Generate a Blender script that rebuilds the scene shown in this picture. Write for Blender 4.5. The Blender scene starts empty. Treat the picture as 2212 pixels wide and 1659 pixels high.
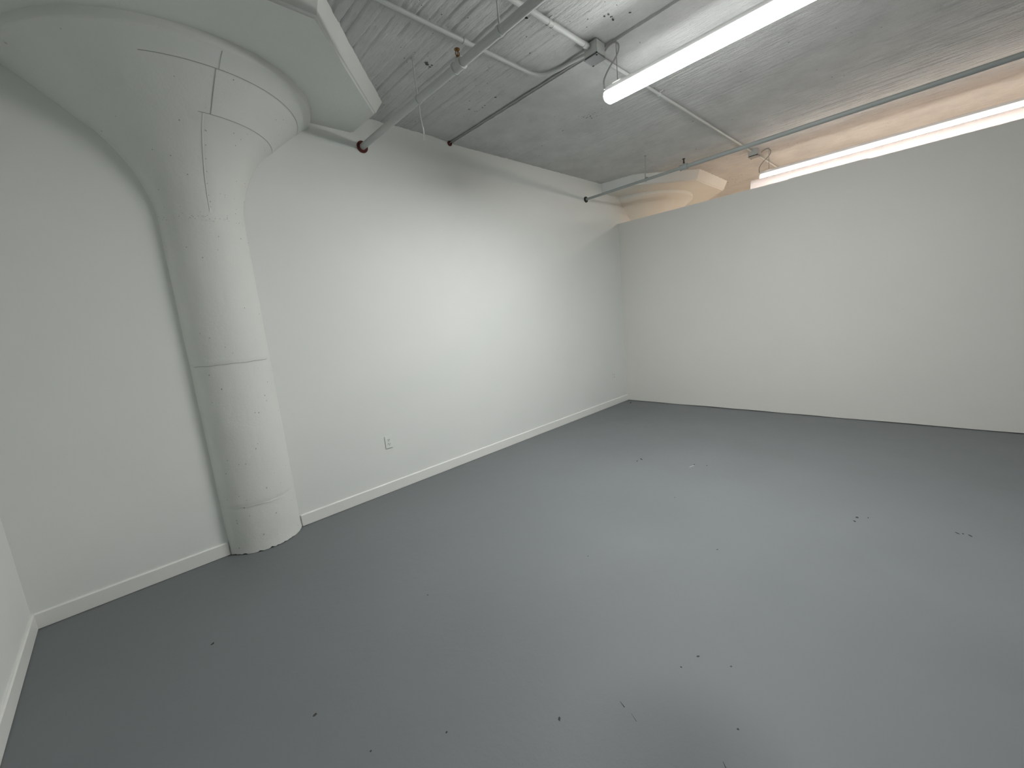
import bpy, bmesh, math, random
import numpy as np
from mathutils import Vector, Matrix, noise

sc = bpy.context.scene
C = sc.collection
random.seed(4)

# ------------------------------------------------------------------ camera
cam_d = bpy.data.cameras.new('camera')
cam = bpy.data.objects.new('camera', cam_d)
C.objects.link(cam)
cam_d.sensor_width = 36.0
cam_d.lens = 890.12 / 2212.0 * 36.0
cam_d.clip_start = 0.02
cam_d.clip_end = 60
YAW, PITCH, ROLL = 0.7555, 0.1588, -0.0956
_cy, _sy, _cp, _sp = math.cos(YAW), math.sin(YAW), math.cos(PITCH), math.sin(PITCH)
_f = Vector((_sy * _cp, _cy * _cp, -_sp))
_r = Vector((_cy, -_sy, 0))
_u = _r.cross(_f)
_R = math.cos(ROLL) * _r + math.sin(ROLL) * _u
_U = -math.sin(ROLL) * _r + math.cos(ROLL) * _u
M = Matrix((_R, _U, -_f)).transposed().to_4x4()
M.translation = Vector((0, 0, 1.46))
cam.matrix_world = M
sc.camera = cam

# ------------------------------------------------------------------ world, exposure
w = bpy.data.worlds.new('world')
sc.world = w
w.use_nodes = True
w.node_tree.nodes['Background'].inputs[0].default_value = (0.02, 0.02, 0.02, 1)
w.node_tree.nodes['Background'].inputs[1].default_value = 1.0
sc.view_settings.view_transform = 'Standard'
sc.view_settings.look = 'None'
sc.view_settings.gamma = 1.0
sc.view_settings.use_curve_mapping = False
sc.view_settings.exposure = 1.6
SIDE = 0.15          # luminance of the lens flanks relative to its underside
LAMP_A = 78.0       # room fixture lens radiance
LAMP_B = 27.0       # fixtures of the neighbouring room

# ------------------------------------------------------------------ room dimensions
YW = 3.426         # face of the main wall
XP = 5.70          # face of the partition
XL = -0.586        # face of the short return wall at the left
ZC = 3.21          # ceiling slab, left part
ZC2 = 3.188        # ceiling slab, right of the step
XS = 2.725         # step in the ceiling
YB = -8.0          # back of the room
XE = 10.4          # far end of the neighbouring room

# ------------------------------------------------------------------ materials
def mat(name, col, rough=0.6, spec=0.4, metal=0.0):
    m = bpy.data.materials.new(name)
    m.use_nodes = True
    b = m.node_tree.nodes['Principled BSDF']
    b.inputs['Base Color'].default_value = (*col, 1)
    b.inputs['Roughness'].default_value = rough
    b.inputs['Specular IOR Level'].default_value = spec
    b.inputs['Metallic'].default_value = metal
    return m

def nodes(m):
    return m.node_tree.nodes, m.node_tree.links, m.node_tree.nodes['Principled BSDF']

def coords(m, scale=(1, 1, 1)):
    n, l, b = nodes(m)
    g = n.new('ShaderNodeNewGeometry')
    mp = n.new('ShaderNodeMapping')
    mp.inputs['Scale'].default_value = scale
    l.new(g.outputs['Position'], mp.inputs['Vector'])
    return mp.outputs['Vector']

def noise_n(m, vec, scale, detail=4, rough=0.55):
    n, l, b = nodes(m)
    t = n.new('ShaderNodeTexNoise')
    t.inputs['Scale'].default_value = scale
    t.inputs['Detail'].default_value = detail
    t.inputs['Roughness'].default_value = rough
    l.new(vec, t.inputs['Vector'])
    return t.outputs['Fac']

def ramp(m, fac, stops):
    n, l, b = nodes(m)
    r = n.new('ShaderNodeValToRGB')
    e = r.color_ramp.elements
    while len(e) < len(stops):
        e.new(0.5)
    for i, (p, c) in enumerate(stops):
        e[i].position = p
        e[i].color = (*c, 1) if len(c) == 3 else c
    l.new(fac, r.inputs['Fac'])
    return r.outputs['Color']

def bump(m, fac, strength=0.3, dist=0.002, prev=None):
    n, l, b = nodes(m)
    bp = n.new('ShaderNodeBump')
    bp.inputs['Strength'].default_value = strength
    bp.inputs['Distance'].default_value = dist
    l.new(fac, bp.inputs['Height'])
    if prev is not None:
        l.new(prev, bp.inputs['Normal'])
    l.new(bp.outputs['Normal'], b.inputs['Normal'])
    return bp.outputs['Normal']

def painted(name, col, rough=0.6, var=0.03, bump_s=0.15, grain=180, spec=0.35):
    m = mat(name, col, rough, spec)
    n, l, b = nodes(m)
    v = coords(m)
    big = noise_n(m, v, 1.3, 5, 0.6)
    c1 = tuple(max(0, x - var) for x in col)
    c2 = tuple(x + var * 0.5 for x in col)
    l.new(ramp(m, big, [(0.3, c1), (0.7, c2)]), b.inputs['Base Color'])
    p = bump(m, noise_n(m, v, grain, 3), bump_s, 0.001)
    bump(m, noise_n(m, v, 6, 3), bump_s, 0.004, p)
    return m

MW = painted('wall_paint', (0.80, 0.825, 0.80), 0.62, 0.012, 0.12)
MPART = painted('partition_paint', (0.69, 0.69, 0.655), 0.65, 0.012, 0.12)
MTRIM = painted('trim_paint', (0.82, 0.83, 0.80), 0.4, 0.01, 0.1)
MPIPE = painted('painted_pipe', (0.51, 0.525, 0.51), 0.45, 0.03, 0.2, 300)
MPIPE2 = painted('grey_painted_pipe', (0.33, 0.36, 0.35), 0.5, 0.03, 0.2, 300)
MRED = mat('red_primer', (0.085, 0.008, 0.005), 0.5)
MBRASS = mat('aged_brass', (0.20, 0.10, 0.03), 0.4, 0.5, 0.8)
MDARK = mat('dark_steel', (0.012, 0.011, 0.010), 0.6)
MPLATE = mat('steel_cover', (0.30, 0.31, 0.31), 0.45, 0.5, 0.3)
MHOUS = mat('white_housing', (0.75, 0.76, 0.75), 0.4)
MCABLE = mat('grey_cable', (0.34, 0.34, 0.33), 0.5)
MPLAST = mat('white_plastic', (0.80, 0.83, 0.80), 0.3)
MSLOT = mat('outlet_slot', (0.03, 0.03, 0.03), 0.6)
MPIT = mat('exposed_pit', (0.10, 0.10, 0.095), 0.9)
MSEAM = mat('formwork_seam', (0.36, 0.37, 0.35), 0.9)
MGAP = mat('dark_gap', (0.02, 0.02, 0.02), 0.9)

# concrete column
MCOL = painted('column_paint', (0.74, 0.76, 0.73), 0.6, 0.035, 0.9, 75)
n, l, b = nodes(MCOL)
v = coords(MCOL)
pits = n.new('ShaderNodeTexVoronoi')
pits.inputs['Scale'].default_value = 16
l.new(v, pits.inputs['Vector'])
pr_ = n.new('ShaderNodeMapRange')
pr_.inputs['From Min'].default_value = 0.03
pr_.inputs['From Max'].default_value = 0.06
l.new(pits.outputs['Distance'], pr_.inputs['Value'])
old = b.inputs['Normal'].links[0].from_socket
bump(MCOL, pr_.outputs['Result'], 0.5, 0.002, old)

# ceiling concrete, painted
MCEIL = mat('painted_slab', (0.62, 0.63, 0.62), 0.75, 0.25)
n, l, b = nodes(MCEIL)
v = coords(MCEIL)
vs = coords(MCEIL, (1, 0.10, 1))
l.new(ramp(MCEIL, noise_n(MCEIL, v, 3.5, 6, 0.65), [(0.3, (0.56, 0.57, 0.565)), (0.72, (0.70, 0.71, 0.70))]), b.inputs['Base Color'])
p = bump(MCEIL, noise_n(MCEIL, v, 45, 6, 0.75), 0.8, 0.012)
bump(MCEIL, noise_n(MCEIL, vs, 60, 5, 0.7), 0.7, 0.010, p)

# painted concrete floor
MFLOOR = mat('grey_floor_paint', (0.24, 0.255, 0.262), 0.6, 0.42)
n, l, b = nodes(MFLOOR)
v = coords(MFLOOR)
l.new(ramp(MFLOOR, noise_n(MFLOOR, v, 1.1, 6, 0.6), [(0.3, (0.158, 0.172, 0.180)), (0.7, (0.178, 0.193, 0.202))]), b.inputs['Base Color'])
l.new(ramp(MFLOOR, noise_n(MFLOOR, v, 2.2, 5, 0.6), [(0.3, (0.52,) * 3), (0.7, (0.66,) * 3)]), b.inputs['Roughness'])
p = bump(MFLOOR, noise_n(MFLOOR, v, 120, 4, 0.6), 0.12, 0.0015)
p = bump(MFLOOR, noise_n(MFLOOR, v, 7, 6, 0.6), 0.35, 0.010, p)
# rough worn patch: the noise bump is switched on around one place of the floor
g = n.new('ShaderNodeNewGeometry')
dst = n.new('ShaderNodeVectorMath'); dst.operation = 'DISTANCE'
dst.inputs[1].default_value = (1.10, 0.52, 0)
l.new(g.outputs['Position'], dst.inputs[0])
mr = n.new('ShaderNodeMapRange')
mr.inputs['From Min'].default_value = 0.03
mr.inputs['From Max'].default_value = 0.42
mr.inputs['To Min'].default_value = 1
mr.inputs['To Max'].default_value = 0
l.new(dst.outputs['Value'], mr.inputs['Value'])
mu = n.new('ShaderNodeMath'); mu.operation = 'MULTIPLY'
l.new(noise_n(MFLOOR, v, 24, 8, 0.8), mu.inputs[0])
l.new(mr.outputs['Result'], mu.inputs[1])
bump(MFLOOR, mu.outputs[0], 0.5, 0.012, p)

MWARM = painted('neighbour_floor', (0.42, 0.26, 0.15), 0.5, 0.03, 0.1)

def emis(name, col, strength):
    m = bpy.data.materials.new(name)
    m.use_nodes = True
    nn = m.node_tree.nodes
    nn.remove(nn['Principled BSDF'])
    e = nn.new('ShaderNodeEmission')
    e.inputs[0].default_value = (*col, 1)
    e.inputs[1].default_value = strength
    # the lens is brightest on its underside and dimmer on its flanks and end caps
    g_ = nn.new('ShaderNodeNewGeometry')
    sx = nn.new('ShaderNodeSeparateXYZ')
    r_ = nn.new('ShaderNodeMapRange')
    for i_, v_ in zip(('From Min', 'From Max', 'To Min', 'To Max'), (-0.9, -0.1, strength, strength * SIDE)):
        r_.inputs[i_].default_value = v_
    k = m.node_tree.links.new
    k(g_.outputs['True Normal'], sx.inputs[0]); k(sx.outputs['Z'], r_.inputs['Value']); r2 = nn.new('ShaderNodeMapRange')
    for i_, v_ in zip(('From Min', 'From Max', 'To Min', 'To Max'), (0.0, 0.3, 1.0, 0.22)):
        r2.inputs[i_].default_value = v_
    k(sx.outputs['Z'], r2.inputs['Value'])
    m2 = nn.new('ShaderNodeMath'); m2.operation = 'MULTIPLY'
    k(r_.outputs['Result'], m2.inputs[0]); k(r2.outputs['Result'], m2.inputs[1]); k(m2.outputs[0], e.inputs[1])
    k(e.outputs[0], nn['Material Output'].inputs[0])
    return m
MLENS = emis('lit_lens', (1.0, 1.0, 0.98), LAMP_A)
MLENS2 = emis('lit_lens_warm', (1.0, 0.89, 0.79), LAMP_B)

# prismatic diffuser sheet: white translucent plastic
MSHEET = bpy.data.materials.new('prismatic_sheet')
MSHEET.use_nodes = True
nn = MSHEET.node_tree.nodes; ll = MSHEET.node_tree.links
bb = nn['Principled BSDF']
bb.inputs['Base Color'].default_value = (0.88, 0.86, 0.85, 1)
bb.inputs['Roughness'].default_value = 0.3
tr = nn.new('ShaderNodeBsdfTranslucent'); tr.inputs[0].default_value = (0.80, 0.78, 0.79, 1)
mx = nn.new('ShaderNodeMixShader'); mx.inputs[0].default_value = 0.7
ll.new(bb.outputs[0], mx.inputs[1]); ll.new(tr.outputs[0], mx.inputs[2])
ll.new(mx.outputs[0], nn['Material Output'].inputs[0])
_g = nn.new('ShaderNodeNewGeometry')
wv = nn.new('ShaderNodeTexWave'); wv.inputs['Scale'].default_value = 30; wv.bands_direction = 'Y'
ll.new(_g.outputs['Position'], wv.inputs['Vector'])
bp_ = nn.new('ShaderNodeBump'); bp_.inputs['Strength'].default_value = 0.25; bp_.inputs['Distance'].default_value = 0.001
ll.new(wv.outputs['Fac'], bp_.inputs['Height'])
ll.new(bp_.outputs[0], bb.inputs['Normal']); ll.new(bp_.outputs[0], tr.inputs['Normal'])

# ------------------------------------------------------------------ helpers
def obj(name, bm, mats, parent=None, smooth=False, **props):
    me = bpy.data.meshes.new(name)
    bmesh.ops.recalc_face_normals(bm, faces=bm.faces)
    if smooth:
        for f in bm.faces:
            f.smooth = True
    bm.to_mesh(me)
    bm.free()
    for m in (mats if isinstance(mats, (list, tuple)) else [mats]):
        me.materials.append(m)
    o = bpy.data.objects.new(name, me)
    C.objects.link(o)
    if smooth:
        me.set_sharp_from_angle(angle=math.radians(40))
    if parent is not None:
        o.parent = parent
        o.matrix_parent_inverse = Matrix.Translation(parent.location).inverted()
    for k, v_ in props.items():
        o[k] = v_
    return o

def thing(name, loc, label, category, group=None):
    o = bpy.data.objects.new(name, None)
    o.empty_display_size = 0.1
    C.objects.link(o)
    o.location = loc
    o['label'] = label
    o['category'] = category
    if group:
        o['group'] = group
    return o

def struct(name, bm, mats, smooth=False):
    return obj(name, bm, mats, None, smooth, kind='structure')

def box(bm, x0, x1, y0, y1, z0, z1, mi=0, bev=0):
    r = bmesh.ops.create_cube(bm, size=1)
    vs_ = r['verts']
    for v_ in vs_:
        v_.co = Vector(((x0 + x1) / 2 + v_.co.x * (x1 - x0), (y0 + y1) / 2 + v_.co.y * (y1 - y0), (z0 + z1) / 2 + v_.co.z * (z1 - z0)))
    fs = {f for v_ in vs_ for f in v_.link_faces}
    for f in fs:
        f.material_index = mi
    if bev:
        es = {e for v_ in vs_ for e in v_.link_edges}
        bmesh.ops.bevel(bm, geom=list(es), offset=bev, segments=2, affect='EDGES')

def tube(bm, pts, r, seg=16, mi=0, cap=True):
    """round tube along a polyline; r a number or one per point"""
    pts = [Vector(p_) for p_ in pts]
    rs = r if isinstance(r, (list, tuple)) else [r] * len(pts)
    rings = []
    up = None
    for i, p_ in enumerate(pts):
        if i == 0: d = pts[1] - pts[0]
        elif i == len(pts) - 1: d = pts[-1] - pts[-2]
        else: d = (pts[i + 1] - pts[i]).normalized() + (pts[i] - pts[i - 1]).normalized()
        d.normalize()
        if up is None:
            up = Vector((0, 0, 1)) if abs(d.z) < 0.9 else Vector((1, 0, 0))
        a = d.cross(up).normalized()
        up = a.cross(d).normalized()
        rings.append([bm.verts.new(p_ + rs[i] * (math.cos(t) * a + math.sin(t) * up)) for t in [2 * math.pi * k / seg for k in range(seg)]])
    for A, B in zip(rings, rings[1:]):
        for k in range(seg):
            f = bm.faces.new((A[k], A[(k + 1) % seg], B[(k + 1) % seg], B[k])); f.material_index = mi
    if cap:
        for R_ in (rings[0], rings[-1]):
            f = bm.faces.new(R_); f.material_index = mi

def smoothpts(P, n=6):
    """Catmull-Rom through P"""
    P = [Vector(p_) for p_ in P]
    Q = [P[0] * 2 - P[1]] + P + [P[-1] * 2 - P[-2]]
    out = []
    for i in range(1, len(Q) - 2):
        a, b_, c, d = Q[i - 1], Q[i], Q[i + 1], Q[i + 2]
        for k in range(n):
            t = k / n
            out.append(0.5 * ((2 * b_) + (c - a) * t + (2 * a - 5 * b_ + 4 * c - d) * t * t + (3 * b_ - a - 3 * c + d) * t ** 3))
    out.append(P[-1])
    return out

def ring(bm, center, r_in, r_out, y0, y1, seg=28, mi=0):
    """flat ring around an axis parallel to Y"""
    cx, cz = center
    L_ = []
    for (rr, yy) in ((r_in, y0), (r_out, y0), (r_out, y1), (r_in, y1)):
        L_.append([bm.verts.new((cx + rr * math.cos(2 * math.pi * k / seg), yy, cz + rr * math.sin(2 * math.pi * k / seg))) for k in range(seg)])
    for j in range(4):
        A, B = L_[j], L_[(j + 1) % 4]
        for k in range(seg):
            bm.faces.new((A[k], A[(k + 1) % seg], B[(k + 1) % seg], B[k])).material_index = mi

def grid_mesh(bm, xs, ys, zf, mi=0):
    V = [[bm.verts.new((x, y, zf(x, y))) for y in ys] for x in xs]
    for i in range(len(xs) - 1):
        for j in range(len(ys) - 1):
            bm.faces.new((V[i][j], V[i + 1][j], V[i + 1][j + 1], V[i][j + 1])).material_index = mi
    return V

def blob(bm, x, y, z, rx, ry, ang=0, mi=1, nrm='z', n=9):
    """small irregular flat chip"""
    vs_ = []
    for k in range(n):
        t = 2 * math.pi * k / n
        q = random.uniform(0.6, 1.15)
        a_, b_ = rx * q * math.cos(t), ry * q * math.sin(t)
        a_, b_ = a_ * math.cos(ang) - b_ * math.sin(ang), a_ * math.sin(ang) + b_ * math.cos(ang)
        vs_.append(bm.verts.new((x + a_, y + b_, z)))
    bm.faces.new(vs_).material_index = mi

# ------------------------------------------------------------------ floor
bm = bmesh.new()
box(bm, XL - 0.15, XP + 0.05, YB, YW + 0.1, -0.12, 0)
z = 0.0006
for (x, y, rx, ry, a) in [
        (3.454, 1.958, .030, .009, .9), (3.39, 1.967, .022, .006, .2), (3.57, 1.50, .011, .008, 0), (3.60, 1.40, .008, .007, 0),
        (3.20, .32, .012, .009, 0), (3.137, .326, .013, .008, .4), (3.23, .27, .010, .004, 0), (3.281, -.115, .014, .007, .6),
        (3.291, -.137, .008, .005, 0), (3.285, -.165, .014, .006, .5), (1.514, .64, .008, .006, 0), (1.548, .523, .005, .005, 0),
        (.927, .904, .009, .006, .8), (.311, 1.635, .010, .007, .3), (.094, 2.452, .012, .008, .7), (1.42, .67, .004, .004, 0),
        (2.34, .86, .006, .005, 0), (1.83, 1.42, .006, .003, 0), (5.55, 3.28, .045, .012, .2), (4.35, 3.38, .008, .005, 0),
        (.93, .62, .009, .005, .9), (1.03, .50, .007, .004, .4), (.84, .72, .007, .004, .2), (1.30, .42, .006, .004, 0),
        (.62, 1.18, .005, .004, 0), (.40, 1.33, .005, .004, 0), (2.85, 1.35, .006, .004, 0), (1.0, 1.9, .005, .004, .3)]:
    blob(bm, x, y, z, rx, ry, a, 1)
for (pts, wd) in [([(1.13, .775), (1.12, .75)], .004), ([(1.115, .72), (1.10, .69)], .002),
                  ([(1.16, .42), (1.13, .39), (1.12, .36)], .004)]:
    for (a, b_) in zip(pts, pts[1:]):
        a, b_ = Vector((*a, z)), Vector((*b_, z)); d = (b_ - a).normalized(); s = Vector((-d.y, d.x, 0)) * wd / 2
        bm.faces.new([bm.verts.new(a - s * .4), bm.verts.new(b_ - s), bm.verts.new(b_ + s), bm.verts.new(a + s * .4)]).material_index = 1
blob(bm, 3.52, 1.50, z, .040, .004, -.2, 2)
MCHIP = mat('chipped_floor_paint', (0.035, 0.035, 0.035), 0.8)
MSCUFF = mat('pale_scuff', (0.5, 0.52, 0.52), 0.7)
struct('floor', bm, [MFLOOR, MCHIP, MSCUFF])

bm = bmesh.new()
box(bm, XP + 0.05, XE + 0.2, YB, YW + 0.1, -0.12, -0.001)
struct('floor_beyond', bm, MWARM)

# ------------------------------------------------------------------ walls
bm = bmesh.new()
box(bm, XL - 0.15, XE + 0.2, YW, YW + 0.18, 0, ZC + 0.25)
struct('wall_left', bm, MW)
bm = bmesh.new()
box(bm, XL - 0.15, XL, YB, YW, 0, ZC + 0.25)
struct('wall_return', bm, MW)
bm = bmesh.new()
box(bm, XL, XP, YB - 0.15, YB, 0, ZC + 0.25)
box(bm, XP, XE, YB - 0.15, YB, 0, ZC + 0.25)
struct('wall_back', bm, painted('back_wall_paint', (0.42, 0.43, 0.42), 0.7))
bm = bmesh.new()
box(bm, XE, XE + 0.15, YB, YW, 0, ZC + 0.25)
struct('wall_far', bm, MW)

# partition: stops short of the ceiling, small jogs along its top edge, uneven dark gap at its foot
bm = bmesh.new()
prof = [(YW, 2.682), (1.28, 2.682), (1.275, 2.688), (.60, 2.688), (.595, 2.679), (YB, 2.679)]
# jog positions follow the boards of the cap
bot = []
y = YW
while y > YB:
    bot.append((y, 0.008 + 0.007 * noise.noise(Vector((y * 2.1, 3, 0)))))
    y -= 0.08
bot.append((YB, 0.008))
F = [bm.verts.new((XP, a, c)) for a, c in prof] + [bm.verts.new((XP, a, c)) for a, c in reversed(bot)]
B = [bm.verts.new((XP + 0.12, v_.co.y, v_.co.z)) for v_ in F]
bm.faces.new(F); bm.faces.new(B)
for i in range(len(F)):
    j = (i + 1) % len(F)
    bm.faces.new((F[i], F[j], B[j], B[i]))
struct('wall_right', bm, MPART)

# ------------------------------------------------------------------ baseboards
def board(bm, p0, p1, nrm, h=0.092, t=0.013):
    """profiled baseboard from p0 to p1, nrm points into the room"""
    p0, p1, nrm = Vector(p0), Vector(p1), Vector(nrm)
    P = [(0, 0.003), (t, 0.003), (t, h - 0.006), (t * 0.55, h), (0, h)]
    A = [bm.verts.new(p0 + nrm * a + Vector((0, 0, c))) for a, c in P]
    B_ = [bm.verts.new(p1 + nrm * a + Vector((0, 0, c))) for a, c in P]
    bm.faces.new(A); bm.faces.new(B_)
    for i in range(5):
        j = (i + 1) % 5
        bm.faces.new((A[i], A[j], B_[j], B_[i]))
bm = bmesh.new(); board(bm, (XL + 0.013, YW, 0), (0.338, YW, 0), (0, -1, 0), 0.094)
struct('baseboard_left', bm, MTRIM)
bm = bmesh.new(); board(bm, (0.822, YW, 0), (XP, YW, 0), (0, -1, 0), 0.094)
struct('baseboard_main', bm, MTRIM)
bm = bmesh.new(); board(bm, (XL, YW, 0), (XL, YB, 0), (1, 0, 0), 0.094)
struct('baseboard_return', bm, MTRIM)

# ------------------------------------------------------------------ ceiling with board marks as real relief
def nz(x, y, z_=0):
    return noise.noise(Vector((x, y, z_)))

_rng = random.Random(11)
edges = []
x = XL - 0.2
while x < XS:
    edges.append(x)
    x += _rng.uniform(0.062, 0.098) if x < 1.95 else _rng.uniform(0.045, 0.075)
edges.append(9)
import bisect
offs = [_rng.uniform(-0.0022, 0.0022) for _ in edges]
gap = [_rng.uniform(0.3, 1.0) for _ in edges]

def zl(x, y):
    xx = x + 0.006 * nz(x * 3, y * 1.1, 4) + 0.002 * nz(x * 9, y * 7, 9)
    i = bisect.bisect(edges, xx)
    i = max(1, min(i, len(edges) - 1))
    d0, d1 = xx - edges[i - 1], edges[i] - xx
    fade = 1.0 if x < 1.95 else max(0.25, 1 - (x - 1.95) * 1.1)
    h = 1.7 * offs[i] * fade
    for d, k in ((d0, i - 1), (d1, i)):
        a = 0.35 + 0.65 * max(0, min(1, 0.5 + 1.6 * nz(k * 7.3, y * 1.7, 2)))
        h += fade * 0.0105 * gap[k] * a * math.exp(-(d / 0.0065) ** 2)
    h += 0.0034 * nz(x * 22, y * 16, 1) + 0.0026 * nz(x * 60, y * 40, 5) + 0.0035 * nz(x * 1.6, y * 1.3, 7)
    t = (x - (XS - 0.30)) / 0.30
    if t > 0:
        h -= 0.003 * t * t
    return ZC + h

def zr(x, y):
    h = 0.0035 * nz(x * 1.5, y * 1.1, 3)
    s = 0.35 if x < 3.3 else 1.0
    h += s * 0.0042 * nz(x * 40, y * 1.4, 8) + s * 0.0032 * nz(x * 17, y * 0.9, 6)
    h += 0.0028 * nz(x * 24, y * 18, 2)
    return ZC2 + h

def span(a, b_, s):
    n_ = max(1, int(round((b_ - a) / s)))
    return [a + (b_ - a) * i / n_ for i in range(n_ + 1)]
ys = span(YB, -0.6, 0.5)[:-1] + span(-0.6, YW + 0.02, 0.022)
bm = bmesh.new()
xs = span(XL - 0.05, 0.3, 0.05)[:-1] + span(0.3, XS, 0.006)
V1 = grid_mesh(bm, xs, ys, zl)
xs2 = span(XS, 7.6, 0.010)[:-1] + span(7.6, XE, 0.2)
V2 = grid_mesh(bm, xs2, ys, zr)
for j in range(len(ys) - 1):           # riser of the step
    bm.faces.new((V1[-1][j], V1[-1][j + 1], V2[0][j + 1], V2[0][j]))
# solid back so that the slab has thickness
zt = ZC + 0.22
T = [bm.verts.new(p_) for p_ in ((XL - 0.05, YB, zt), (XE, YB, zt), (XE, YW + 0.02, zt), (XL - 0.05, YW + 0.02, zt))]
bm.faces.new(T)
# pits where the paint has broken out
for (x, y, r_) in [(2.54, 2.578, .009), (2.559, 2.737, .007), (2.484, 2.848, .006), (2.548, 2.816, .005), (2.561, 1.485, .008), (2.53, 1.50, .007),
                   (2.496, 1.508, .008), (1.86, 2.50, .014), (1.90, 2.53, .010), (2.10, 1.80, .012), (2.60, 1.40, .007)]:
    for k in range(2):
        blob(bm, x + random.uniform(-.008, .008), y + random.uniform(-.02, .02), zl(x, y) - 0.004, r_, r_ * 0.8, 0, 1)
for i in range(16):
    x, y = 3.44 + random.gauss(0, .035), 2.29 + random.gauss(0, .035)
    blob(bm, x, y, zr(x, y) - 0.003, random.uniform(.003, .007), random.uniform(.003, .008), 0, 1)
for i in range(70):
    x, y = random.uniform(2.85, 6.8), random.uniform(0.3, 3.3)
    blob(bm, x, y, zr(x, y) - 0.003, random.uniform(.002, .006), random.uniform(.003, .009), 0, 1)
for i in range(60):
    x, y = random.uniform(1.5, 2.6), random.uniform(1.3, 3.3)
    blob(bm, x, y, zl(x, y) - 0.003, random.uniform(.002, .005), random.uniform(.003, .007), 0, 1)
for i in range(24):
    x, y = random.uniform(6.9, 7.5), random.uniform(2.1, 2.7)
    blob(bm, x, y, zr(x, y) - 0.003, random.uniform(.004, .012), random.uniform(.004, .010), 0, 1)
struct('ceiling', bm, [MCEIL, MPIT], smooth=True)

# ------------------------------------------------------------------ mushroom columns
PROF = [(.254, 2.20), (.256, 2.29), (.262, 2.36), (.276, 2.42), (.297, 2.49), (.325, 2.56), (.362, 2.63), (.409, 2.70),
        (.455, 2.75), (.502, 2.789), (.560, 2.842), (.620, 2.895), (.692, 2.955), (.735, 2.990), (.770, 3.012), (.788, 3.026), (.792, 3.066)]

def lathe(bm, cx, cy, prof, seg=128, rough=0.0, seed=0, groove=()):
    rings = []
    for (r_, z_) in prof:
        R_ = []
        for k in range(seg):
            t = 2 * math.pi * k / seg
            rr = r_ + rough * (nz(math.cos(t) * 5 + seed, math.sin(t) * 5, z_ * 5) + 0.5 * nz(math.cos(t) * 16 + seed, math.sin(t) * 16, z_ * 14))
            R_.append(bm.verts.new((cx + rr * math.cos(t), cy + rr * math.sin(t), z_)))
        rings.append(R_)
    for A, B_ in zip(rings, rings[1:]):
        for k in range(seg):
            bm.faces.new((A[k], A[(k + 1) % seg], B_[(k + 1) % seg], B_[k]))
    return rings

def clip_y(bm, y):
    geo = bm.verts[:] + bm.edges[:] + bm.faces[:]
    bmesh.ops.bisect_plane(bm, geom=geo, plane_co=(0, y, 0), plane_no=(0, 1, 0), clear_outer=True)

def dense(prof, step=0.03):
    """resample a profile smoothly"""
    P = smoothpts([(a, 0, c) for a, c in prof], 4)
    return [(p_.x, p_.z) for p_ in P]

def stroke(bm, cx, cy, rz, wd, lift, mi=1):
    """thin strip lying on a body of revolution; rz = list of (r, z, angle)"""
    P = [Vector((cx + (r_ + lift) * math.cos(t), cy + (r_ + lift) * math.sin(t), z_)) for r_, z_, t in rz]
    rows = []
    for i, p_ in enumerate(P):
        d = (P[min(i + 1, len(P) - 1)] - P[max(i - 1, 0)]).normalized()
        t = rz[i][2]
        nrm = Vector((math.cos(t), math.sin(t), -0.6 if rz[i][0] > .27 else 0)).normalized()
        s = d.cross(nrm).normalized() * wd / 2
        rows.append((bm.verts.new(p_ - s), bm.verts.new(p_ + s)))
    for A, B_ in zip(rows, rows[1:]):
        bm.faces.new((A[0], A[1], B_[1], B_[0])).material_index = mi

def r_at(z_):
    if z_ <= PROF[0][1]:
        return PROF[0][0]
    for (a, b_), (c, d) in zip(PROF, PROF[1:]):
        if z_ <= d:
            return a + (c - a) * (z_ - b_) / (d - b_)
    return PROF[-1][0]

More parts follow.
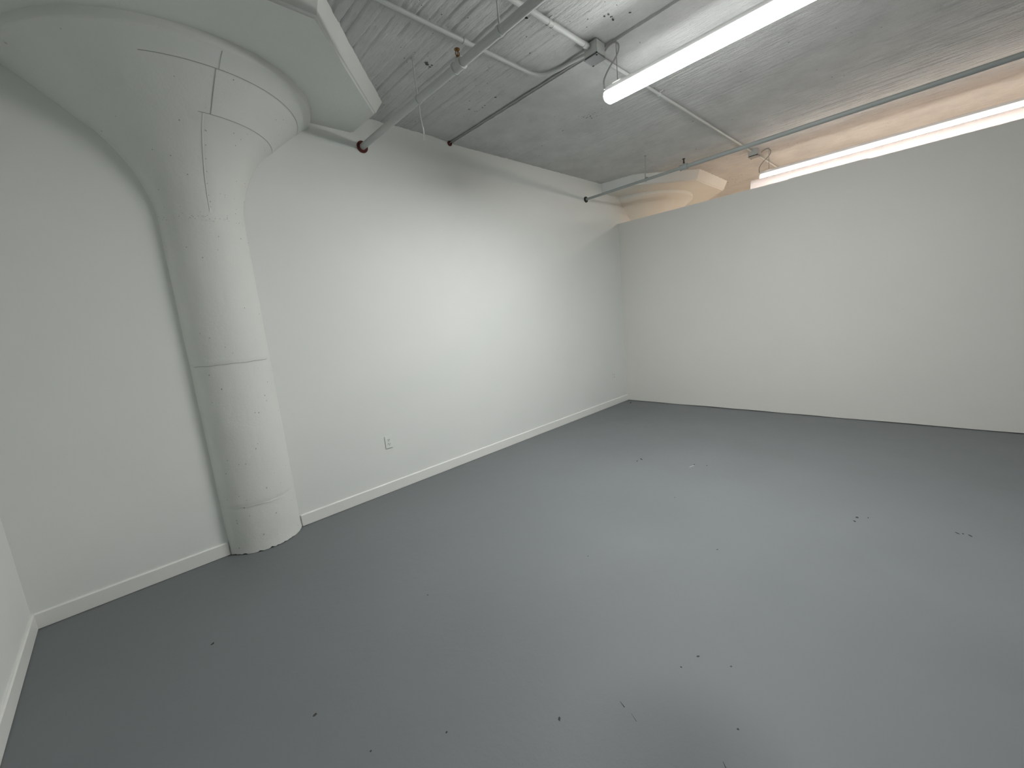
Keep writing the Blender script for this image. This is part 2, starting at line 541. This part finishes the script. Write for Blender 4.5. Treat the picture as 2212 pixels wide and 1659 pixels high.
def column(name, cx, cy, label, panel_bot, panel_top, z_base, seams, xclip=None):
    t = thing(name, (cx, YW, 0), label, 'column', None)
    # shaft
    bm = bmesh.new()
    sp = [(.258, 0.0), (.257, .02), (.2545, .05)] + [(.254, z_) for z_ in span(.10, 2.24, 0.04)]
    for zj in (.345, 1.337):
        sp += [(.254, zj - .003), (.2533, zj), (.2548, zj + .004)]
    sp.sort(key=lambda q: q[1])
    rings_ = lathe(bm, cx, cy, sp, 128, 0.0015, cx)
    for v_ in rings_[0]:              # ragged foot
        v_.co.z += 0.016 * max(0, nz(v_.co.x * 45, v_.co.y * 45, 1)) + 0.006 * max(0, nz(v_.co.x * 14, v_.co.y * 14, 1)) + 0.002
    clip_y(bm, YW - 0.0005)
    rr = random.Random(5)
    if seams:
        for i in range(46):
            a = rr.uniform(-2.7, -.45); z_ = rr.choice((rr.uniform(.05, 1.3), rr.uniform(.1, 2.2)))
            s = rr.uniform(.002, .0045)
            stroke(bm, cx, cy, [(.256, z_ - s, a), (.256, z_ + s * rr.uniform(.4, 1.2), a + .004)], s * 1.6, .0008)
        stroke(bm, cx, cy, [(.256, 1.335 + .005 * nz(q * 7, 0), -2.6 + q * 1.9) for q in span(0, 1, .04)], .0022, .0016)
        stroke(bm, cx, cy, [(.256, .352 + .009 * nz(q * 9, 3) - .02 * q, -2.2 + q * 1.2) for q in span(0, 1, .05)], .006, .0014, 2)
    obj('shaft', bm, [MCOL, MSEAM, MTRIM], t, True)
    # capital
    bm = bmesh.new()
    dp = dense(PROF[:12]) + [(.690, 2.954), (.6935, 2.957)] + dense(PROF[13:])
    dp2 = [(.254, 2.24)] + [q for q in dp if q[1] > 2.25]
    lathe(bm, cx, cy, dp2, 160, 0.0015, cx)
    clip_y(bm, YW - 0.0005)
    if seams:
        A0 = math.atan2(2.824 - cy, .677 - cx)
        ringp = lambda z_, a0, a1: [(r_at(z_), z_, q) for q in span(a0, a1, .03)]
        stroke(bm, cx, cy, ringp(2.955, -1.90, -.14), .003, .0022)
        stroke(bm, cx, cy, ringp(2.789, A0 - .12, -.19), .003, .0022)
        stroke(bm, cx, cy, [(r_at(z_), z_, A0) for z_ in span(2.789, 2.955, .012)], .004, .0026)
        stroke(bm, cx, cy, [(r_at(z_), z_, A0 + .02) for z_ in span(2.955, 3.012, .012)], .003, .0030)
        stroke(bm, cx, cy, [(r_at(z_), z_, A0 - .07 + .01 * nz(z_ * 5, 0)) for z_ in span(2.30, 2.785, .02)], .006, .0028, 2)
        for i in range(40):
            a = rr.uniform(-2.8, -.4); z_ = 2.265 + rr.gauss(0, .012); s = rr.uniform(.003, .009)
            stroke(bm, cx, cy, [(.256, z_, a), (.256, z_ + rr.uniform(-.3, .3) * s, a + s * 3)], .003, .0015)
        for i in range(34):
            a = rr.uniform(-2.9, -.3); z_ = rr.uniform(2.28, 3.0); s = rr.uniform(.003, .006)
            stroke(bm, cx, cy, [(r_at(z_), z_, a), (r_at(z_ + s), z_ + s, a)], s, .002)
        for i in range(7):
            z_ = 2.33 + i * .065; s = .004
            stroke(bm, cx, cy, [(r_at(z_), z_, A0 - .045 + rr.uniform(-.02, .02)), (r_at(z_ + s), z_ + s, A0 - .045)], s, .002)
    obj('capital', bm, [MCOL, MSEAM, MTRIM], t, True)
    # drop panel: drafted octagonal slab under the ceiling
    bm = bmesh.new()
    zt_ = ZC + 0.012
    Bv = [bm.verts.new((cx + a, c, z_base)) for a, c in panel_bot]
    Tv = [bm.verts.new((cx + a, c, zt_)) for a, c in panel_top]
    bm.faces.new(Bv); bm.faces.new(Tv)
    for i in range(len(Bv)):
        j = (i + 1) % len(Bv)
        bm.faces.new((Bv[i], Bv[j], Tv[j], Tv[i]))
    be = [e for e in bm.edges if all(abs(v_.co.z - z_base) < 1e-5 for v_ in e.verts) and not all(abs(v_.co.y - YW) < 2e-3 for v_ in e.verts)]
    bmesh.ops.bevel(bm, geom=be, offset=0.012, segments=3, affect='EDGES')
    obj('drop_panel', bm, MCOL, t, False)
    return t

CY = 3.517
yw = YW - 0.0008
xl = XL - 0.578 + 0.001
column('mushroom_column', 0.578, CY, 'round white concrete column with flared capital, rising in full from the grey floor beside the left corner',
       [(1.130, yw), (1.150, 3.047), (.470, 2.310), (-.470, 2.310), (-1.150, 3.040), (xl, yw)][:5] + [(xl, yw)],
       [(1.300, yw), (1.275, 3.130), (.500, 2.285), (-.470, 2.285), (xl, 2.97), (xl, yw)], 3.066, True)
column('mushroom_column', 6.535, CY, 'far concrete column whose flared capital shows above the partition top in warm light',
       [(1.20, yw), (1.13, 2.98), (.53, 2.42), (-.46, 2.42), (-1.13, 2.96), (-1.23, yw)],
       [(1.23, yw), (1.17, 2.98), (.56, 2.36), (-.47, 2.36), (-1.16, 2.94), (-1.24, yw)], 3.060, False)

# ------------------------------------------------------------------ sprinkler pipes
def sprinkler_pipe(label, px, pz, r, tee_y, hangers, y1, m, head_m, black, r0=None):
    t = thing('sprinkler_pipe', (px, YW, pz), label, 'pipe', 'sprinkler pipes across the ceiling')
    r0 = r0 or r
    bm = bmesh.new(); tube(bm, [(px, YW - .001, pz), (px, tee_y + .02, pz)], r0, 24)
    tube(bm, [(px, tee_y + .02, pz), (px, y1, pz)], r, 24)
    obj('pipe', bm, m, t, True)
    bm = bmesh.new(); ring(bm, (px, pz), r0 + .001, r0 + .022, YW - .012, YW - .001)
    obj('escutcheon', bm, MRED if not black else MDARK, t, True, label='dark red ring where the pipe enters the wall' if not black else 'black ring where the pipe enters the wall')
    # tee with upright outlet
    bm = bmesh.new()
    rr = r + .006
    tube(bm, [(px, tee_y - .042, pz), (px, tee_y - .036, pz), (px, tee_y + .036, pz), (px, tee_y + .042, pz)], [r + .001, rr, rr, r + .001], 24)
    for s in (-1, 1):
        tube(bm, [(px, tee_y + s * .030, pz), (px, tee_y + s * .041, pz)], rr + .003, 24)
    tube(bm, [(px, tee_y, pz + r * .5), (px, tee_y, pz + r + .006), (px, tee_y, pz + r + .014)], [.022, .020, .014], 18)
    obj('tee_fitting', bm, m, t, True)
    # sprinkler head: body, frame arms, deflector
    z0 = pz + r + .012
    bm = bmesh.new()
    tube(bm, [(px, tee_y, z0), (px, tee_y, z0 + .010)], .011, 6)
    tube(bm, [(px, tee_y, z0 + .010), (px, tee_y, z0 + .018)], .009, 14)
    h = obj('sprinkler_head', bm, head_m, t, True)
    bm = bmesh.new()
    for s in (-1, 1):
        tube(bm, smoothpts([(px + s * .009, tee_y, z0 + .014), (px + s * .0135, tee_y, z0 + .026), (px + s * .010, tee_y, z0 + .042), (px, tee_y, z0 + .052)], 4), .0028, 8)
    tube(bm, [(px, tee_y, z0 + .014), (px, tee_y, z0 + .048)], .0025, 8)
    f_ = obj('frame', bm, head_m, h, True)
    bm = bmesh.new()
    tube(bm, [(px, tee_y, z0 + .050), (px, tee_y, z0 + .053)], .017, 18)
    tube(bm, [(px, tee_y, z0 + .046), (px, tee_y, z0 + .058)], .005, 10)
    d_ = obj('deflector', bm, head_m, h, True)
    for hy in hangers:
        zt_ = (zl if px < XS else zr)(px, hy) + .01
        bm = bmesh.new()
        tube(bm, [(px - .022, hy - .02, zt_), (px - .004, hy, pz + r + .045)], .0045, 8)
        tube(bm, [(px - .004, hy, pz + r + .052), (px, hy, pz + r + .004)], .006, 8)
        tube(bm, [(px - .022, hy - .02, zt_ - .002), (px - .022, hy - .02, zt_ - .018)], .012, 8)
        hg = obj('pipe_hanger', bm, m, t, True)
        bm = bmesh.new()
        rh = r0 if hy > tee_y else r
        ring(bm, (px, pz), rh + .0012, rh + .0042, hy - .010, hy + .010)
        box(bm, px + r * .35, px + r * .35 + .022, hy - .012, hy + .012, pz + r * .9, pz + r * .9 + .014)
        cl = obj('clamp', bm, [m], hg, True)
        bm = bmesh.new()
        tube(bm, [(px + .020, hy - .013, pz + .020), (px + .034, hy - .013, pz + .012)], .010, 8)
        bl = obj('bolt', bm, MDARK, hg, True, label='black bolt')
    return t
p1 = sprinkler_pipe('thick grey sprinkler pipe with a brass upright head, entering the wall beside the near column', 1.779, 2.972, .0245, 2.087, (2.544, 1.719), -0.9, MPIPE, MBRASS, False)
p2 = sprinkler_pipe('grey sprinkler pipe with a black head, running just above the partition top at the right', 4.909, 2.930, .0215, 2.092, (2.554,), -0.9, MPIPE2, MDARK, True, .0155)
bm = bmesh.new()
tube(bm, smoothpts([(1.775, 2.53, 2.945), (1.765, 2.52, 2.86), (1.770, 2.515, 2.775)], 5), .003, 6)
tube(bm, [(1.770, 2.515, 2.785), (1.770, 2.515, 2.745)], .0065, 8)
for s in (-1, 1):
    tube(bm, [(1.770 + s * .003, 2.515, 2.745), (1.770 + s * .007, 2.515, 2.705)], .002, 6)
obj('hanging_wire', bm, MPIPE, p1, True)

# thin pipe tucked into the corner of the ceiling step
t = thing('ceiling_conduit', (2.680, YW, 3.182), 'thin grey conduit along the ceiling step, darkened to stand for the shade there, ending in a small red ring at the wall', 'conduit', 'conduits on the ceiling')
bm = bmesh.new(); tube(bm, [(2.708, YW - .001, 3.196), (2.708, 1.765, 3.196)], .0065, 14)
obj('tube', bm, MCABLE, t, True)  # darker than the other conduits: the step's shadow is put into its colour
bm = bmesh.new(); ring(bm, (2.700, 3.186), .007, .024, YW - .010, YW - .001)
obj('escutcheon', bm, MRED, t, True, label='dark red ring at the wall')

# ------------------------------------------------------------------ conduits
def conduit(label, pts, r, couplings=(), straps=()):
    t = thing('ceiling_conduit', pts[0], label, 'conduit', 'conduits on the ceiling')
    bm = bmesh.new(); tube(bm, pts, r, 16)
    obj('tube', bm, MPIPE, t, True)
    for (a, b_) in couplings:
        bm = bmesh.new(); tube(bm, [a, b_], r + .003, 16)
        obj('coupling', bm, MPIPE, t, True)
    for p_ in straps:
        bm = bmesh.new()
        box(bm, p_[0] - .009, p_[0] + .009, p_[1] - .040, p_[1] + .022, p_[2] + .012, p_[2] + .018)
        tube(bm, [(p_[0] - .009, p_[1], p_[2]), (p_[0] + .009, p_[1], p_[2])], r + .0035, 16)
        obj('strap', bm, MPIPE, t, True)
    return t
zc_ = 3.187
bend = [(0.2, 2.163, zc_), (2.40, 2.163, zc_), (2.50, 2.160, zc_), (2.575, 2.140, zc_), (2.625, 2.095, zc_), (2.652, 2.02, zc_), (2.660, 1.93, zc_), (2.660, 1.775, zc_ - .012)]
P_ = [Vector(bend[0])] + smoothpts(bend[1:], 6)
conduit('painted conduit bending through a right angle to the near junction box', P_, .0125, [((1.90, 2.163, zc_), (1.94, 2.163, zc_))])
conduit('thick painted conduit running straight into the near junction box from the left', [(0.2, 1.748, zc_ - .004), (2.600, 1.720, zc_ - .012)], .0165,
        [((2.24, 1.7265, zc_ - .010), (2.31, 1.7255, zc_ - .010)), ((2.55, 1.722, zc_ - .012), (2.595, 1.7215, zc_ - .012))], [(2.21, 1.7268, zc_ - .010)])
conduit('long thin conduit between the near junction box and the one above the partition', [(2.715, 1.735, 3.168), (5.95, 1.715, 3.168)], .0125,
        [], [(3.62, 1.729, 3.168)])
conduit('short conduit beyond the partition, leading away from the far junction box', [(6.05, 1.715, 3.168), (9.3, 1.72, 3.168)], .0125)

# ------------------------------------------------------------------ junction boxes
def jbox(label, cx, cy):
    t = thing('junction_box', (cx, cy, 3.20), label, 'electrical box', 'junction boxes on the ceiling')
    bm = bmesh.new(); box(bm, cx - .050, cx + .050, cy - .050, cy + .050, 3.118, 3.20, 0, .004)
    obj('box_body', bm, MPIPE, t)
    bm = bmesh.new(); box(bm, cx - .053, cx + .053, cy - .053, cy + .053, 3.104, 3.110, 0, .0015)
    obj('cover_plate', bm, MPLATE, t, label='darker bare metal cover')
    bm = bmesh.new(); box(bm, cx - .047, cx + .047, cy - .047, cy + .047, 3.110, 3.118)
    for s in (-1, 1):
        tube(bm, [(cx + s * .044, cy + s * .044, 3.102), (cx + s * .044, cy + s * .044, 3.120)], .006, 10)
    obj('screw_rim', bm, MDARK, t)
    return t
jbox('grey junction box with a bare cover beside the end of the near strip light', 2.655, 1.708)
jbox('small junction box seen just above the partition top near the far strip light', 6.0, 1.700)

# ------------------------------------------------------------------ strip lights
def strip_light(label, x, y0, y1, lens_m, hook_x, ends=True, cord=True, group='linear strip lights'):
    t = thing('strip_light', (x, (y0 + y1) / 2, 2.93), label, 'ceiling light', group)
    # housing: folded channel
    bm = bmesh.new()
    P = [(-.035, 2.9125), (-.030, 2.938), (.030, 2.938), (.035, 2.9125)]
    A = [bm.verts.new((x + a, y0 + .004, c)) for a, c in P]
    B_ = [bm.verts.new((x + a, y1 - .004, c)) for a, c in P]
    bm.faces.new(A); bm.faces.new(B_)
    for i in range(len(P)):
        j = (i + 1) % len(P)
        bm.faces.new((A[i], A[j], B_[j], B_[i]))
    obj('housing', bm, MHOUS, t)
    # wrap lens
    bm = bmesh.new()
    P = [(-.036, 2.912), (-.050, 2.897), (-.054, 2.878), (-.047, 2.858), (-.030, 2.850), (0, 2.847), (.030, 2.850), (.047, 2.858), (.054, 2.878), (.050, 2.897), (.036, 2.912)]
    A = [bm.verts.new((x + a, y0, c)) for a, c in P]
    B_ = [bm.verts.new((x + a, y1, c)) for a, c in P]
    bm.faces.new(A); bm.faces.new(B_)
    for i in range(len(P)):
        j = (i + 1) % len(P)
        bm.faces.new((A[i], A[j], B_[j], B_[i]))
    obj('lens', bm, lens_m, t, True, label='glowing white lens')
    hooks = [y1 - .09, y0 + .12]
    for hy in hooks:
        bm = bmesh.new()
        box(bm, x - .038, x + .006, hy - .030, hy + .030, 2.938, 2.942)
        obj('bracket', bm, MHOUS, t)
        bm = bmesh.new()
        tube(bm, [(x - .016, hy, 2.940), (hook_x, hy - .002, 3.186)], .0030, 8)
        obj('suspension_wire', bm, MCABLE, t, True)
    if cord:
        bm = bmesh.new()
        c = hook_x - 2.72
        h = hooks[0]
        pts = smoothpts([(2.714 + c, h + .080, 3.160), (2.716 + c, h + .050, 3.176), (2.718 + c, h + .010, 3.180), (2.72 + c, h - .018, 3.155), (2.72 + c, h - .015, 3.115),
                         (2.72 + c, h + .016, 3.080), (2.718 + c, h + .060, 3.045), (2.715 + c, h + .088, 3.010), (2.712 + c, h + .100, 2.980), (2.712 + c, h + .098, 2.932)], 6)
        tube(bm, pts, .0055, 10)
        obj('power_cord', bm, MCABLE, t, True)
    return t
G = 'linear strip lights'
strip_light('glowing strip light hanging lengthwise inside the room, its end below the near junction box', 2.735, 0.44, 1.675, MLENS, 2.72)
#strip_light('second strip light of the room, continuing the row behind the viewer', 2.735, -3.9, -1.4, MLENS, 2.72, cord=False)
strip_light('strip light glowing just above the top of the partition, in the neighbouring bay', 6.13, -0.78, 1.66, MLENS2, 6.10)
strip_light('strip light behind the viewer in the neighbouring bay', 6.13, -3.9, -1.4, MLENS2, 6.10, cord=False)
strip_light('strip light farther inside the neighbouring bay', 8.6, -0.78, 1.66, MLENS2, 8.57, cord=False)

# prismatic sheet leaning from the partition top towards the far strip light
bm = bmesh.new()
sp = [(5.745, 2.684), (5.750, 2.730), (5.756, 2.768), (5.775, 2.787), (5.82, 2.798), (5.90, 2.815), (6.00, 2.836), (6.05, 2.842)]
rows = []
for (a, c) in sp:
    rows.append([(a, 1.668, c), (a, -1.2, c)])
for dz in (0, .003):
    Vv = [[bm.verts.new((p_[0], p_[1], p_[2] + dz)) for p_ in r_] for r_ in rows]
    for A, B_ in zip(Vv, Vv[1:]):
        bm.faces.new((A[0], A[1], B_[1], B_[0]))
    if dz == 0: lo = Vv
for i in range(len(rows) - 1):
    for k in (0, 1):
        bm.faces.new((lo[i][k], lo[i + 1][k], Vv[i + 1][k], Vv[i][k]))
for i in (0, -1):
    bm.faces.new((lo[i][0], lo[i][1], Vv[i][1], Vv[i][0]))
o = obj('diffuser_sheet', bm, MSHEET, None, True)
o['label'] = 'bright ribbed plastic diffuser sheet resting on the partition top under the far strip light'
o['category'] = 'diffuser'

# ------------------------------------------------------------------ wall outlets
def outlet(label, x, z_):
    t = thing('wall_outlet', (x, YW, z_), label, 'outlet', 'duplex outlets on the main wall')
    bm = bmesh.new(); box(bm, x - .035, x + .035, YW - .0080, YW - .0003, z_ - .057, z_ + .057, 0, .002)
    obj('cover_plate', bm, MPLAST, t)
    for s in (-1, 1):
        zc = z_ + s * .0195
        bm = bmesh.new()
        N = 20
        A = []
        for k in range(N):
            a = 2 * math.pi * k / N
            A.append((max(-.0165, min(.0165, .0185 * math.cos(a))), .0145 * math.sin(a)))
        F_ = [bm.verts.new((x + a, YW - .0098, zc + c)) for a, c in A]
        K_ = [bm.verts.new((x + a, YW - .0075, zc + c)) for a, c in A]
        bm.faces.new(F_); bm.faces.new(K_)
        for k in range(N):
            bm.faces.new((F_[k], F_[(k + 1) % N], K_[(k + 1) % N], K_[k]))
        rc = obj('receptacle', bm, MPLAST, t)
        bm = bmesh.new()
        box(bm, x - .0085, x - .0050, YW - .0103, YW - .0096, zc - .001, zc + .0085)
        box(bm, x + .0050, x + .0085, YW - .0103, YW - .0096, zc - .0005, zc + .0075)
        tube(bm, [(x, YW - .0103, zc - .0075), (x, YW - .0096, zc - .0075)], .0032, 10)
        sl = obj('slots', bm, MSLOT, rc)
    bm = bmesh.new(); tube(bm, [(x, YW - .0092, z_), (x, YW - .0075, z_)], .0028, 10)
    obj('screw', bm, MPLAST, t)
    return t
outlet('white duplex wall outlet low on the main wall, nearer the column', 1.633, .462)
outlet('small white wall outlet close to the far corner by the partition', 5.352, .448)
